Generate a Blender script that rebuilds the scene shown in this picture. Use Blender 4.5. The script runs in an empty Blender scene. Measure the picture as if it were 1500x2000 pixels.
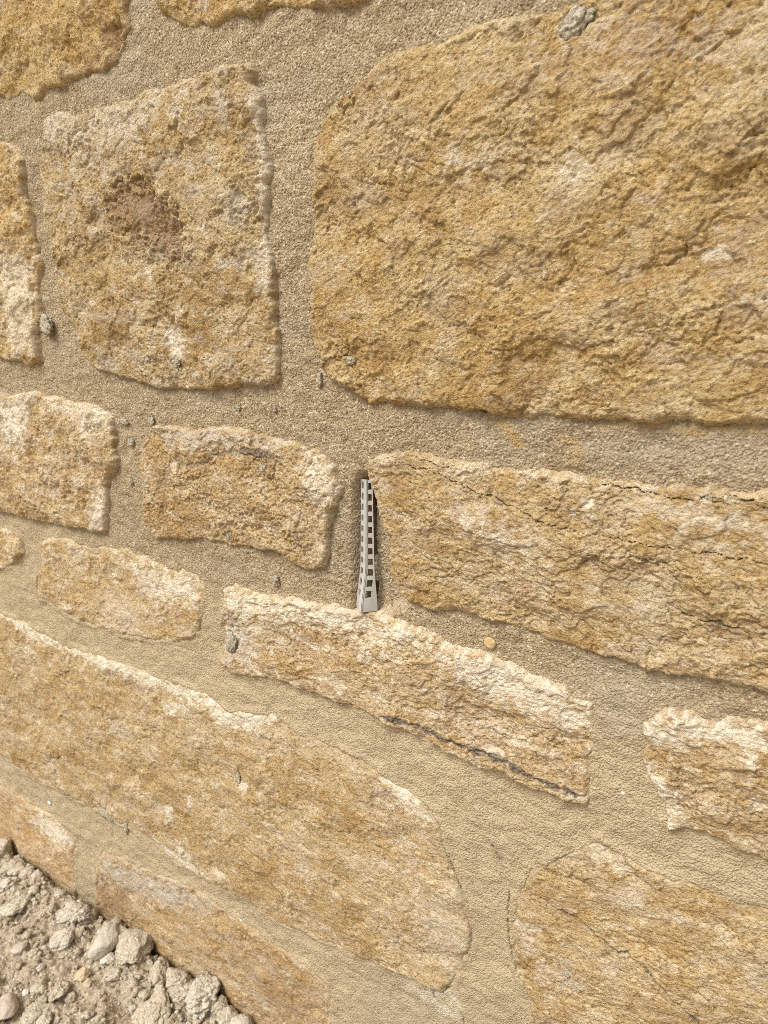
import bpy, bmesh, math, random
import numpy as np
from mathutils import Vector, Matrix, noise as mnoise

scene = bpy.context.scene
COL = scene.collection
R = math.radians

# ------------------------------------------------------------------ camera, sky, sun, exposure
FPX, YAW, PITCH, DIST, CAMH = 1387.0, R(33), R(17), 0.33, 0.60      # photo pixels, radians, metres
cam = bpy.data.cameras.new('camera')
cam_o = bpy.data.objects.new('camera', cam); COL.objects.link(cam_o)
cam.sensor_fit = 'VERTICAL'; cam.sensor_height = 8.0
cam.lens = 8.0 * FPX / 2000.0
cam.clip_start = 0.01; cam.clip_end = 200
cam_o.location = (0, -DIST, CAMH)
cam_o.rotation_euler = (R(90) - PITCH, 0, YAW)
cam.dof.use_dof = True; cam.dof.focus_distance = 0.40; cam.dof.aperture_fstop = 3.4
scene.camera = cam_o

SUN_EL, SUN_AZ = R(52), R(203)          # azimuth from +Y, clockwise seen from above: front left of the wall
to_sun = Vector((math.sin(SUN_AZ) * math.cos(SUN_EL), math.cos(SUN_AZ) * math.cos(SUN_EL), math.sin(SUN_EL)))
world = bpy.data.worlds.new('World'); scene.world = world; world.use_nodes = True
wn = world.node_tree.nodes; wl = world.node_tree.links
sky = wn.new('ShaderNodeTexSky'); sky.sky_type = 'NISHITA'; sky.sun_disc = False
sky.sun_elevation = SUN_EL; sky.sun_rotation = SUN_AZ
sky.air_density = 1.0; sky.dust_density = 6.0; sky.ozone_density = 1.0
hs = wn.new('ShaderNodeHueSaturation'); hs.inputs['Saturation'].default_value = 0.30
wl.new(sky.outputs[0], hs.inputs['Color'])
wl.new(hs.outputs[0], wn['Background'].inputs['Color'])
wn['Background'].inputs['Strength'].default_value = 0.10
sun = bpy.data.lights.new('sun', 'SUN'); sun.energy = 2.15; sun.angle = R(25); sun.color = (1, 0.96, 0.86)
sun_o = bpy.data.objects.new('sun', sun); COL.objects.link(sun_o)
sun_o.location = (-1, -2, 3)
sun_o.rotation_euler = to_sun.to_track_quat('Z', 'Y').to_euler()
vs = scene.view_settings
vs.view_transform = 'Standard'; vs.look = 'None'; vs.gamma = 1.0; vs.exposure = 0.35
scene.cycles.use_denoising = False
scene.cycles.pixel_filter_type = 'BLACKMAN_HARRIS'; scene.cycles.filter_width = 0.75
scene.cycles.max_bounces = 5

# ------------------------------------------------------------------ camera maths: photo pixel -> wall / ground
_d = np.array([-math.sin(YAW) * math.cos(PITCH), math.cos(YAW) * math.cos(PITCH), -math.sin(PITCH)])
_r = np.array([math.cos(YAW), math.sin(YAW), 0.0]); _u = np.cross(_r, _d)
def ray(px, py): return _d + _r * (px - 750) / FPX + _u * (1000 - py) / FPX
def wall_pt(px, py):
    v = ray(px, py); t = DIST / v[1]
    return (t * v[0], CAMH + t * v[2])
def ground_pt(px, py, z=0.0):
    v = ray(px, py); t = (z - CAMH) / v[2]
    return (t * v[0], -DIST + t * v[1])
def wp(lst): return np.array([wall_pt(*p) for p in lst])

# ------------------------------------------------------------------ numpy noise
def _tab(seed):
    g = np.random.RandomState(seed)
    p = g.permutation(256); a = g.rand(256) * 2 * np.pi
    return np.concatenate([p, p]), np.cos(a).astype('f4'), np.sin(a).astype('f4')
def gn(x, y, seed):
    P, gx, gy = _tab(seed)
    xi = np.floor(x).astype(np.int64); yi = np.floor(y).astype(np.int64)
    fx = (x - xi).astype('f4'); fy = (y - yi).astype('f4')
    u = fx * fx * fx * (fx * (fx * 6 - 15) + 10); v = fy * fy * fy * (fy * (fy * 6 - 15) + 10)
    def c(i, j):
        h = P[P[(xi + i) & 255] + ((yi + j) & 255)]
        return gx[h] * (fx - i) + gy[h] * (fy - j)
    a = c(0, 0); b = c(1, 0); e = c(0, 1); f = c(1, 1)
    return ((a + u * (b - a)) * (1 - v) + (e + u * (f - e)) * v) * 1.5
def fbm(x, y, seed, octv=4, gain=.5, lac=2.03):
    s = 0; a = 1.0
    for i in range(octv):
        s = s + a * gn(x + i * 17.3, y - i * 9.1, seed + i); a *= gain; x = x * lac; y = y * lac
    return s
def ridged(x, y, seed, octv=3):
    s = 0; a = 1.0
    for i in range(octv):
        s = s + a * (1 - 2 * np.abs(gn(x + i * 5.3, y + i * 3.1, seed + i))); a *= .5; x = x * 2.1; y = y * 2.1
    return s
def vor(x, y, seed):
    """nearest jittered cell: distance, random id value, offset to the cell point, gap to second nearest"""
    g = np.random.RandomState(seed); P = g.permutation(256); P = np.concatenate([P, P])
    jx = g.rand(256).astype('f4'); jy = g.rand(256).astype('f4'); rv = g.rand(256, 3).astype('f4')
    xi = np.floor(x).astype(np.int64); yi = np.floor(y).astype(np.int64)
    fx = (x - xi).astype('f4'); fy = (y - yi).astype('f4')
    b = np.full(x.shape, 9., 'f4'); b2 = b.copy(); bh = np.zeros(x.shape, np.int64)
    ox = np.zeros(x.shape, 'f4'); oy = ox.copy()
    for i in (-1, 0, 1):
        for j in (-1, 0, 1):
            h = P[P[(xi + i) & 255] + ((yi + j) & 255)]
            dx = fx - i - jx[h]; dy = fy - j - jy[h]; d = np.sqrt(dx * dx + dy * dy)
            m = d < b
            b2 = np.where(m, b, np.minimum(b2, d)); b = np.where(m, d, b); bh = np.where(m, h, bh)
            ox = np.where(m, dx, ox); oy = np.where(m, dy, oy)
    return b, rv[bh], ox, oy, b2 - b
def sst(a, b, x):
    t = np.clip((x - a) / (b - a), 0, 1); return t * t * (3 - 2 * t)
def poly_sd(x, y, poly):
    """signed distance to a polygon, inside positive"""
    best = np.full(x.shape, 1e9, 'f4'); ins = np.zeros(x.shape, bool)
    n = len(poly)
    for i in range(n):
        ax, ay = poly[i]; bx, by = poly[(i + 1) % n]
        ex, ey = bx - ax, by - ay; L = ex * ex + ey * ey + 1e-12
        t = np.clip(((x - ax) * ex + (y - ay) * ey) / L, 0, 1)
        dx = x - ax - t * ex; dy = y - ay - t * ey
        best = np.minimum(best, (dx * dx + dy * dy).astype('f4'))
        if ay != by:
            ins ^= ((ay > y) != (by > y)) & (x < (bx - ax) * (y - ay) / (by - ay) + ax)
    best = np.sqrt(best)
    return np.where(ins, best, -best)
def line_d(x, y, pts):
    best = np.full(x.shape, 1e9, 'f4'); par = np.zeros(x.shape, 'f4'); n = len(pts) - 1
    for i in range(n):
        ax, ay = pts[i]; bx, by = pts[i + 1]
        ex, ey = bx - ax, by - ay; L = ex * ex + ey * ey + 1e-12
        t = np.clip(((x - ax) * ex + (y - ay) * ey) / L, 0, 1)
        dd = np.sqrt((x - ax - t * ex) ** 2 + (y - ay - t * ey) ** 2).astype('f4')
        m = dd < best; best = np.where(m, dd, best); par = np.where(m, (i + t) / n, par)
    return best, par

# ------------------------------------------------------------------ object helpers
def link(o, parent=None):
    COL.objects.link(o)
    if parent: o.parent = parent
    return o
def tag(o, label=None, cat=None, group=None, kind=None):
    if label: o['label'] = label
    if cat: o['category'] = cat
    if group: o['group'] = group
    if kind: o['kind'] = kind
    return o
def np_mesh(name, co, quads, mat, mask=None, smooth=True, tris=None, film_tone=None):
    me = bpy.data.meshes.new(name)
    nq = len(quads); nt = 0 if tris is None else len(tris)
    me.vertices.add(len(co)); me.vertices.foreach_set('co', np.ascontiguousarray(co, 'f4').ravel())
    idx = quads.ravel() if nt == 0 else np.concatenate([quads.ravel(), tris.ravel()])
    me.loops.add(len(idx)); me.loops.foreach_set('vertex_index', idx.astype('i4'))
    me.polygons.add(nq + nt)
    st = np.arange(nq) * 4
    if nt: st = np.concatenate([st, nq * 4 + np.arange(nt) * 3])
    me.polygons.foreach_set('loop_start', st.astype('i4'))
    me.polygons.foreach_set('use_smooth', np.full(nq + nt, smooth))
    if mask is not None:
        at = me.attributes.new('mask', 'FLOAT_COLOR', 'POINT')
        at.data.foreach_set('color', np.ascontiguousarray(mask, 'f4').ravel())
    if film_tone is not None:
        at = me.attributes.new('film_tone', 'FLOAT', 'POINT'); at.data.foreach_set('value', np.ascontiguousarray(film_tone, 'f4'))
    me.update(calc_edges=True); me.validate()
    me.materials.append(mat)
    return me
def grid_solid(name, xs, zs, H, keep, mat, mask, back, origin, parent, film_tone=None):
    """heightfield on the wall (H metres proud, towards -Y) over kept cells, closed with a rim and a back face"""
    nx, nz = len(xs), len(zs)
    ii, jj = np.nonzero(keep)                       # cells (row z, col x)
    a = ii * nx + jj
    q = np.stack([a, a + 1, a + nx + 1, a + nx], 1)
    used = np.unique(q); remap = np.full(nx * nz, -1, np.int64); remap[used] = np.arange(len(used))
    q = remap[q]
    X, Z = np.meshgrid(xs, zs)
    co = np.stack([X.ravel()[used] - origin[0], -H.ravel()[used] - origin[1], Z.ravel()[used] - origin[2]], 1)
    mk = mask.reshape(-1, 4)[used]
    # boundary edges
    e = np.concatenate([q[:, [0, 1]], q[:, [1, 2]], q[:, [2, 3]], q[:, [3, 0]]])
    key = np.minimum(e[:, 0], e[:, 1]) * (len(used) + 1) + np.maximum(e[:, 0], e[:, 1])
    _, inv, cnt = np.unique(key, return_inverse=True, return_counts=True)
    be = e[cnt[inv] == 1]
    bv = np.unique(be); n0 = len(co)
    rb = np.full(n0, -1, np.int64); rb[bv] = n0 + np.arange(len(bv))
    cb = co[bv].copy(); cb[:, 1] = back - origin[1]
    skirt = np.stack([be[:, 1], be[:, 0], rb[be[:, 0]], rb[be[:, 1]]], 1)
    ctr = cb.mean(0); ci = n0 + len(bv)
    tr = np.stack([rb[be[:, 1]], rb[be[:, 0]], np.full(len(be), ci)], 1)
    co = np.concatenate([co, cb, ctr[None]])
    mk = np.concatenate([mk, np.zeros((len(bv) + 1, 4))])
    if film_tone is not None: film_tone = np.concatenate([film_tone.ravel()[used], np.zeros(len(bv) + 1)])
    me = np_mesh(name, co, np.concatenate([q, skirt]), mat, mk, True, tr, film_tone)
    o = bpy.data.objects.new(name, me); o.location = origin
    return link(o, parent)

# ------------------------------------------------------------------ materials
class NT:
    def __init__(s, name, rough=.9, spec=.25):
        s.m = bpy.data.materials.new(name); s.m.use_nodes = True
        s.n = s.m.node_tree.nodes; s.l = s.m.node_tree.links
        s.b = s.n['Principled BSDF']; s.b.inputs['Roughness'].default_value = rough
        s.b.inputs['Specular IOR Level'].default_value = spec
        s.tc = s.n.new('ShaderNodeTexCoord').outputs['Object']
    def mapping(s, sc=(1, 1, 1), rot=(0, 0, 0), loc=(0, 0, 0)):
        n = s.n.new('ShaderNodeMapping'); s.l.new(s.tc, n.inputs[0])
        n.inputs['Scale'].default_value = sc; n.inputs['Rotation'].default_value = rot; n.inputs['Location'].default_value = loc
        return n.outputs[0]
    def noise(s, scale, detail=4, rough=.55, vec=None, dist=0.0):
        n = s.n.new('ShaderNodeTexNoise'); s.l.new(vec or s.tc, n.inputs['Vector'])
        n.inputs['Scale'].default_value = scale; n.inputs['Detail'].default_value = detail
        n.inputs['Roughness'].default_value = rough; n.inputs['Distortion'].default_value = dist
        return n.outputs['Fac']
    def voronoi(s, scale, vec=None, out='Distance', feature='F1'):
        n = s.n.new('ShaderNodeTexVoronoi'); n.feature = feature; s.l.new(vec or s.tc, n.inputs['Vector'])
        n.inputs['Scale'].default_value = scale
        return n.outputs[out]
    def ramp(s, fac, stops):
        n = s.n.new('ShaderNodeValToRGB'); s.l.new(fac, n.inputs[0]); cr = n.color_ramp
        while len(cr.elements) < len(stops): cr.elements.new(.5)
        for e, (p, c) in zip(cr.elements, stops):
            e.position = p; e.color = (*c, 1) if len(c) == 3 else c
        return n.outputs[0]
    def rng(s, fac, a, b, c=0., d=1.):
        n = s.n.new('ShaderNodeMapRange'); s.l.new(fac, n.inputs[0])
        for i, v in zip((1, 2, 3, 4), (a, b, c, d)): n.inputs[i].default_value = v
        return n.outputs[0]
    def mix(s, fac, a, b, mode='MIX'):
        n = s.n.new('ShaderNodeMix'); n.data_type = 'RGBA'; n.blend_type = mode; n.clamp_factor = True
        for sock, v in ((n.inputs[0], fac), (n.inputs[6], a), (n.inputs[7], b)):
            if isinstance(v, bpy.types.NodeSocket): s.l.new(v, sock)
            elif isinstance(v, tuple): sock.default_value = (*v, 1)
            else: sock.default_value = v
        return n.outputs[2]
    def math(s, op, a, b=0.):
        n = s.n.new('ShaderNodeMath'); n.operation = op
        for sock, v in ((n.inputs[0], a), (n.inputs[1], b)):
            if isinstance(v, bpy.types.NodeSocket): s.l.new(v, sock)
            else: sock.default_value = v
        return n.outputs[0]
    def mask(s):
        n = s.n.new('ShaderNodeAttribute'); n.attribute_name = 'mask'
        sp = s.n.new('ShaderNodeSeparateColor'); s.l.new(n.outputs['Color'], sp.inputs[0])
        return sp.outputs[0], sp.outputs[1], sp.outputs[2], n.outputs['Alpha']
    def out(s, color, height=None, dist=.001, strength=1.0):
        if isinstance(color, tuple): s.b.inputs['Base Color'].default_value = (*color, 1)
        else: s.l.new(color, s.b.inputs['Base Color'])
        if height is not None:
            b = s.n.new('ShaderNodeBump'); b.inputs['Distance'].default_value = dist; b.inputs['Strength'].default_value = strength
            s.l.new(height, b.inputs['Height']); s.l.new(b.outputs[0], s.b.inputs['Normal'])
        return s.m

def mat_stone():
    t = NT('ochre_stone', .92, .2)
    oi = t.n.new('ShaderNodeObjectInfo')
    vr = t.n.new('ShaderNodeVectorRotate'); vr.rotation_type = 'Y_AXIS'; t.l.new(t.tc, vr.inputs['Vector'])
    t.l.new(t.rng(oi.outputs['Random'], 0, 1, -.5, .6), vr.inputs['Angle'])
    mp = t.n.new('ShaderNodeMapping'); t.l.new(vr.outputs[0], mp.inputs[0]); mp.inputs['Scale'].default_value = (.72, 1, 1.1)
    bed = mp.outputs[0]
    n1 = t.noise(30, 7, .60, bed, .4)
    n2 = t.noise(210, 5, .62, bed, .5)
    n3 = t.noise(760, 3, .6, bed)
    n4 = t.noise(62, 5, .6, t.mapping((.8, 1, 1.1), (0, R(-14), 0), (3, 1, 7)), .8)
    n5 = t.noise(20, 4, .6, t.mapping((1, 1, 1), (0, 0, 0), (5, 2, 1)), .6)
    base = t.ramp(n1, [(.30, (.37, .226, .080)), (.41, (.44, .295, .118)), (.50, (.49, .35, .160)), (.60, (.53, .41, .222)), (.72, (.575, .48, .315))])
    base = t.mix(t.rng(n4, .52, .68, 0, .55), base, (.56, .455, .295))
    base = t.mix(t.rng(n4, .42, .28, 0, .5), base, (.37, .22, .075))
    base = t.mix(t.math('MULTIPLY', t.rng(n5, .50, .66), t.rng(n2, .38, .62, .1, .55)), base, (.545, .47, .345))
    base = t.mix(t.rng(n2, .54, .68, 0, .6), base, (.66, .56, .385))
    base = t.mix(t.rng(n2, .46, .31, 0, .72), base, (.27, .165, .07))
    base = t.mix(t.math('MULTIPLY', t.rng(n3, .56, .70, 0, .75), t.rng(n4, .38, .60, .25, 1)), base, (.76, .68, .53))
    base = t.mix(t.rng(n3, .46, .33, 0, .85), base, (.16, .10, .045))
    base = t.mix(1.0, base, oi.outputs['Color'], 'MULTIPLY')
    fa = t.n.new('ShaderNodeAttribute'); fa.attribute_name = 'film_tone'
    base = t.mix(t.math('MULTIPLY', fa.outputs['Fac'], t.rng(n2, .3, .6, .55, 1)), base, (.47, .385, .24))
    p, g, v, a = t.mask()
    brk = t.rng(t.noise(230, 6, .72, None, .6), .27, .57, .06, .95)
    base = t.mix(t.math('MULTIPLY', t.math('MULTIPLY', a, t.rng(n2, .3, .6)), .9), base, (.47, .415, .36))
    base = t.mix(t.math('MULTIPLY', t.math('MULTIPLY', g, t.rng(n2, .25, .6, .4, 1)), .85), base, (.27, .15, .075))
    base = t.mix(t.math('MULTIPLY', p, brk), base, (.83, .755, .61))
    base = t.mix(t.math('MULTIPLY', t.math('MULTIPLY', v, t.rng(n3, .66, .40, .45, 1)), .95), base, (.085, .072, .075))
    h = t.math('ADD', t.math('MULTIPLY', t.noise(480, 4, .7, bed, .5), 1.0), t.math('MULTIPLY', n3, .5))
    return t.out(base, h, .0018, .95)
def mat_mortar():
    t = NT('sandy_mortar', .95, .15)
    n1 = t.noise(9, 4, .55); n2 = t.noise(60, 4, .6); n3 = t.noise(1050, 3, .6)
    base = t.ramp(n1, [(.35, (.355, .267, .162)), (.5, (.39, .297, .182)), (.65, (.43, .332, .208))])
    base = t.mix(t.rng(n2, .35, .7, 0, .35), base, (.47, .385, .25))
    vc = t.voronoi(900, None, 'Color')
    sp = t.n.new('ShaderNodeSeparateColor'); t.l.new(vc, sp.inputs[0])
    base = t.mix(t.rng(sp.outputs[0], .70, 1, 0, .9), base, (.64, .55, .41))
    base = t.mix(t.rng(sp.outputs[1], .72, 1, 0, .85), base, (.20, .14, .08))
    fa = t.n.new('ShaderNodeAttribute'); fa.attribute_name = 'film_tone'
    base = t.mix(t.math('MULTIPLY', fa.outputs['Fac'], .75), base, t.mix(t.rng(n2, .3, .7), (.50, .40, .25), (.555, .455, .30)))  # mortar turns paler low on the wall, where gritty fades out
    p, g, v, a = t.mask()                     # R pale smear, G ochre film, B stain, A grey cement
    base = t.mix(t.math('MULTIPLY', a, .75), base, (.40, .355, .27))
    base = t.mix(t.math('MULTIPLY', g, t.rng(n2, .3, .6, .35, .9)), base, (.47, .325, .14))
    base = t.mix(t.math('MULTIPLY', p, t.rng(t.noise(140, 5, .65), .35, .6)), base, (.66, .60, .49))
    base = t.mix(t.math('MULTIPLY', v, .85), base, (.10, .08, .06))
    h = t.math('ADD', t.math('MULTIPLY', t.voronoi(780), -.8), n3)
    return t.out(base, h, .0011, .95)
def mat_soil(name, c1, c2, speck=.6, scale=1.0, bump=.0012):
    t = NT(name, .95, .12)
    n1 = t.noise(35 * scale, 5, .6); n3 = t.noise(700 * scale, 4, .65)
    base = t.mix(t.rng(n1, .32, .68), c1, c2)
    vc = t.voronoi(650 * scale, None, 'Color'); sp = t.n.new('ShaderNodeSeparateColor'); t.l.new(vc, sp.inputs[0])
    lo = tuple(x * .55 for x in c1); hi = tuple(min(.75, x * 1.35 + .04) for x in c2)
    base = t.mix(t.rng(sp.outputs[0], .75, 1, 0, speck), base, hi)
    base = t.mix(t.rng(sp.outputs[1], .78, 1, 0, speck), base, lo)
    h = t.math('ADD', n3, t.math('MULTIPLY', t.voronoi(420 * scale), -.6))
    return t.out(base, h, bump, .9)
M_STONE = mat_stone(); M_MORTAR = mat_mortar()
M_SOIL = mat_soil('dry_sandy_soil', (.385, .31, .22), (.48, .40, .295), .8)
M_CLOD = mat_soil('tan_clod_earth', (.45, .38, .285), (.56, .485, .375), .8)
M_PALE = mat_soil('pale_grey_rubble', (.52, .455, .355), (.62, .555, .45), .6)
M_COB = mat_soil('smooth_pale_cobble', (.48, .43, .35), (.57, .52, .435), .35, .9, .0006)
M_PINK = mat_soil('pinkish_stone', (.46, .385, .32), (.55, .47, .40), .3, .8, .0006)
M_ORANGE = mat_soil('orange_stone', (.49, .385, .255), (.57, .46, .325), .3, .8, .0006)
M_DAB = mat_soil('grey_mortar_splash', (.42, .365, .27), (.53, .47, .365), .7, 1.2, .0016)
M_CHIP = mat_soil('yellow_pebble', (.50, .36, .165), (.58, .44, .23), .3, 1, .0004)
M_WHITE = mat_soil('white_grit', (.68, .65, .58), (.76, .73, .66), .1, 1, .0004)
def mat_plastic():
    t = NT('grey_translucent_plastic', .42, .4)
    n = t.noise(300, 4, .6); n2 = t.noise(60, 3, .5, t.mapping((1, 1, .25)))
    c = t.mix(t.rng(n2, .35, .7), (.43, .42, .405), (.52, .51, .495))
    c = t.mix(t.rng(n, .54, .72, 0, .65), c, (.45, .37, .26))      # dust of sand on it
    return t.out(c, n, .0002, .5)
M_PLASTIC = mat_plastic()

# ------------------------------------------------------------------ the wall: outlines of the stones in the photograph's pixels
STONES = [
 # key, outline, proud mm, edge width mm, bulge mm, pale edge, rust, grey, label
 ('A', [(-200,-220),(258,-220),(252,0),(258,55),(242,95),(236,125),(205,142),(140,165),(98,176),(80,198),(47,186),(22,200),(0,191),(-150,215)], 1.4, 3, 2, .25, .35, .1, 'orange brown stone with a dark rusty hollow near its lower right corner'),
 ('B', [(300,-160),(760,-180),(742,-30),(722,4),(640,16),(590,29),(540,23),(470,31),(425,51),(370,56),(345,46),(320,26),(306,0)], 1.4, 3, 1.5, .5, .3, .0, 'crumbly cream edged stone of which only the lower edge shows'),
 ('C', [(1700,-150),(1200,-40),(1130,2),(1100,16),(985,32),(868,72),(782,100),(740,124),(715,155),(690,184),(650,203),(638,216),(630,242),(621,280),(611,320),(612,420),(609,470),(604,520),(611,580),(607,640),(614,680),(630,720),(650,745),(690,762),(725,790),(780,791),(850,799),(900,804),(985,813),(1020,823),(1055,816),(1150,823),(1250,827),(1380,831),(1500,833),(1720,840),(1760,300)], 3.4, 4, 3, .22, .45, .25, 'largest ochre stone, rough hewn, filling the upper right'),
 ('D', [(90,235),(100,223),(130,218),(147,229),(180,212),(215,206),(260,197),(285,180),(340,165),(400,140),(450,128),(495,122),(507,140),(500,160),(514,180),(521,200),(517,240),(525,290),(536,330),(529,370),(528,410),(525,450),(535,490),(541,540),(545,600),(551,650),(553,700),(551,750),(480,756),(430,759),(380,763),(330,759),(290,751),(250,739),(215,729),(185,713),(165,690),(160,650),(130,610),(118,570),(112,520),(105,470),(95,420),(88,360),(90,300)], 3.6, 3, 4, .55, .3, .5, 'squarish tan stone with a purplish brown bruise in its middle'),
 ('E', [(0,280),(25,278),(40,294),(52,310),(58,380),(70,430),(80,490),(86,520),(80,560),(83,600),(86,630),(75,655),(81,690),(86,706),(65,716),(30,706),(0,696),(-200,660),(-200,300)], 3.5, 3, 3, .7, .3, .1, 'tall cream orange stone cut off by the left edge of the picture'),
 ('F', [(0,766),(30,768),(65,760),(90,773),(130,778),(170,785),(210,800),(225,815),(229,840),(230,870),(237,910),(215,935),(219,975),(214,1000),(212,1036),(190,1039),(150,1031),(110,1022),(60,1012),(0,995),(-200,960),(-200,762)], 4, 2.5, 3, .75, .35, .2, 'rough pinkish cream stone with a jagged broken right edge'),
 ('G', [(300,828),(340,832),(390,835),(440,832),(500,845),(560,855),(600,870),(640,885),(656,905),(665,930),(674,960),(668,985),(655,1000),(652,1020),(648,1050),(645,1080),(640,1112),(600,1113),(565,1086),(510,1071),(460,1066),(400,1053),(310,1051),(295,1040),(285,1015),(278,980),(281,940),(267,900),(280,870)], 3.5, 3, 2.5, .5, .45, .2, 'middle stone with a blue grey wavy vein across its top'),
 ('H', [(720,896),(745,885),(800,880),(860,890),(920,900),(1000,912),(1080,918),(1160,928),(1200,935),(1300,942),(1380,948),(1500,958),(1720,975),(1720,1405),(1500,1356),(1420,1336),(1340,1321),(1250,1301),(1180,1281),(1110,1261),(1060,1246),(1000,1223),(930,1206),(900,1196),(840,1189),(800,1176),(780,1160),(768,1130),(762,1100),(762,1060),(755,1030),(740,1000),(728,960),(716,930)], 2.8, 4, 2.6, .3, .4, .25, 'long cracked stone with a rounded nose right of the grey vent'),
 ('I', [(0,1030),(25,1033),(42,1050),(52,1080),(45,1090),(20,1108),(0,1115),(-150,1130),(-150,1012)], 3, 3, 2.5, .7, .2, .1, 'small pale stone end poking in at the left edge'),
 ('J', [(80,1060),(100,1046),(130,1048),(160,1060),(200,1065),(250,1069),(290,1088),(330,1105),(380,1115),(400,1130),(410,1150),(400,1165),(396,1185),(400,1210),(395,1235),(380,1250),(340,1255),(300,1252),(260,1243),(220,1235),(180,1225),(140,1205),(100,1180),(75,1165),(72,1130),(80,1090)], 1.2, 4, 2.2, .65, .3, .3, 'cream streaked oblong stone blurred into smooth mortar below it'),
 ('K', [(438,1147),(460,1137),(490,1150),(540,1160),(600,1172),(650,1178),(690,1190),(740,1195),(790,1210),(830,1225),(870,1250),(920,1265),(980,1285),(1050,1315),(1110,1335),(1130,1355),(1155,1370),(1166,1400),(1163,1450),(1155,1480),(1156,1510),(1152,1572),(1110,1563),(1050,1544),(990,1515),(920,1485),(880,1472),(830,1443),(750,1412),(700,1385),(660,1371),(620,1356),(560,1336),(500,1321),(460,1319),(440,1300),(430,1285),(441,1250),(432,1220),(437,1180)], 2.8, 3.5, 2.5, .75, .3, .25, 'long pale topped stone under the vent with a dark seam along its foot'),
 ('L', [(1255,1400),(1275,1396),(1310,1375),(1350,1390),(1400,1405),(1450,1400),(1500,1408),(1720,1450),(1720,1725),(1500,1681),(1440,1656),(1380,1626),(1330,1621),(1295,1616),(1300,1590),(1290,1560),(1275,1530),(1260,1500),(1254,1465),(1261,1440),(1250,1420)], 3, 2.5, 2.2, .7, .45, .2, 'brown stone with chipped white left edge at the right side'),
 ('M', [(-150,1125),(0,1195),(60,1220),(130,1260),(200,1280),(260,1300),(340,1330),(400,1350),(450,1385),(490,1385),(540,1395),(580,1425),(640,1450),(700,1475),(740,1500),(790,1540),(840,1570),(858,1602),(870,1640),(890,1690),(905,1740),(920,1790),(922,1840),(910,1890),(890,1920),(868,1936),(840,1926),(800,1906),(760,1890),(720,1876),(640,1841),(560,1811),(500,1771),(440,1736),(350,1691),(290,1631),(240,1611),(190,1581),(110,1546),(50,1511),(0,1471),(-150,1380)], 1.2, 4, 2.6, .5, .25, .1, 'longest golden stone of the lower course with a ragged white upper edge'),
 ('N', [(-150,1440),(0,1522),(30,1545),(60,1570),(100,1586),(130,1611),(150,1650),(148,1680),(152,1740),(160,1860),(60,1800),(-150,1700)], 1.4, 4, 2, .6, .2, .1, 'pinkish wedge shaped foot stone at the far lower left'),
 ('O', [(188,1685),(200,1662),(230,1665),(270,1690),(330,1710),(400,1745),(480,1800),(540,1840),(600,1880),(640,1920),(652,1960),(652,2020),(640,2160),(400,2080),(300,1960),(200,1880),(186,1760)], 1.3, 4, 2, .3, .2, .45, 'greyish purple and brown foot stone behind the rubble'),
 ('P', [(1000,1800),(1010,1740),(1030,1692),(1085,1672),(1130,1650),(1165,1642),(1220,1665),(1270,1690),(1330,1710),(1400,1745),(1450,1758),(1500,1770),(1750,1830),(1800,2380),(1250,2300),(1050,2080),(1030,1950),(1004,1890),(996,1840)], 0.9, 4, 2, .35, .35, .25, 'big golden brown stone with a thin slanting crack at the lower right corner'),
]
CRACKS = {   # stone key: (polyline px, width mm, depth mm, dark)
 'H': [([(1120,922),(1150,931),(1200,943),(1260,958),(1310,966),(1370,969),(1430,966),(1460,972),(1500,989),(1600,1010)], .3, 2.2, .6), ([(760,893),(860,924),(960,966),(1020,991),(1060,1016),(1130,1031),(1210,1046),(1300,1064),(1350,1069),(1480,1091),(1600,1105)], .28, 1.8, .6),
       ([(1330,1190),(1370,1203),(1410,1212),(1460,1225)], .6, 1.5, .75), ([(800,886),(860,905),(900,912)], .35, 1.2, .5), ([(1150,1076),(1260,1085),(1340,1097)], .3, 1., .5)],
 'K': [([(735,1388),(780,1402),(820,1413),(850,1428),(870,1440),(920,1455),(980,1475),(1020,1498),(1050,1515),(1100,1535),(1146,1550)], 2.7, .6, 1.0), ([(560,1332),(600,1345),(650,1366),(700,1376)], .7, 1.8, .6), ([(930,1408),(980,1430),(1040,1445)], .4, 1., .5)],
 'P': [([(1050,1752),(1100,1780),(1140,1800),(1190,1841),(1230,1860),(1250,1870),(1290,1911),(1350,1972),(1400,2030)], .95, 2., .75)],
 'M': [([(370,1480),(384,1490),(386,1515)], .6, 1.5, .4), ([(470,1495),(474,1520),(468,1535)], .8, 1.5, .7)],
 'G': [([(340,898),(365,903),(390,906),(410,898),(430,886),(465,880),(510,882),(540,889),(556,892)], 3.0, .5, .72), ([(332,925),(322,950),(310,975)], 2.4, .5, .5), ([(600,990),(592,1030),(597,1062),(565,1084)], 1.4, .8, .6)],
 'C': [([(1345,470),(1345,498),(1320,512),(1290,520)], .6, 1.5, .3), ([(1245,435),(1230,455),(1215,470)], .6, 1.5, .3), ([(900,805),(940,800),(980,812)], .9, 3, .2), ([(1055,817),(1150,822)], .6, 3, .2)],
 'D': [([(435,318),(438,335),(432,345)], .5, 1., .3)],
}
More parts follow.
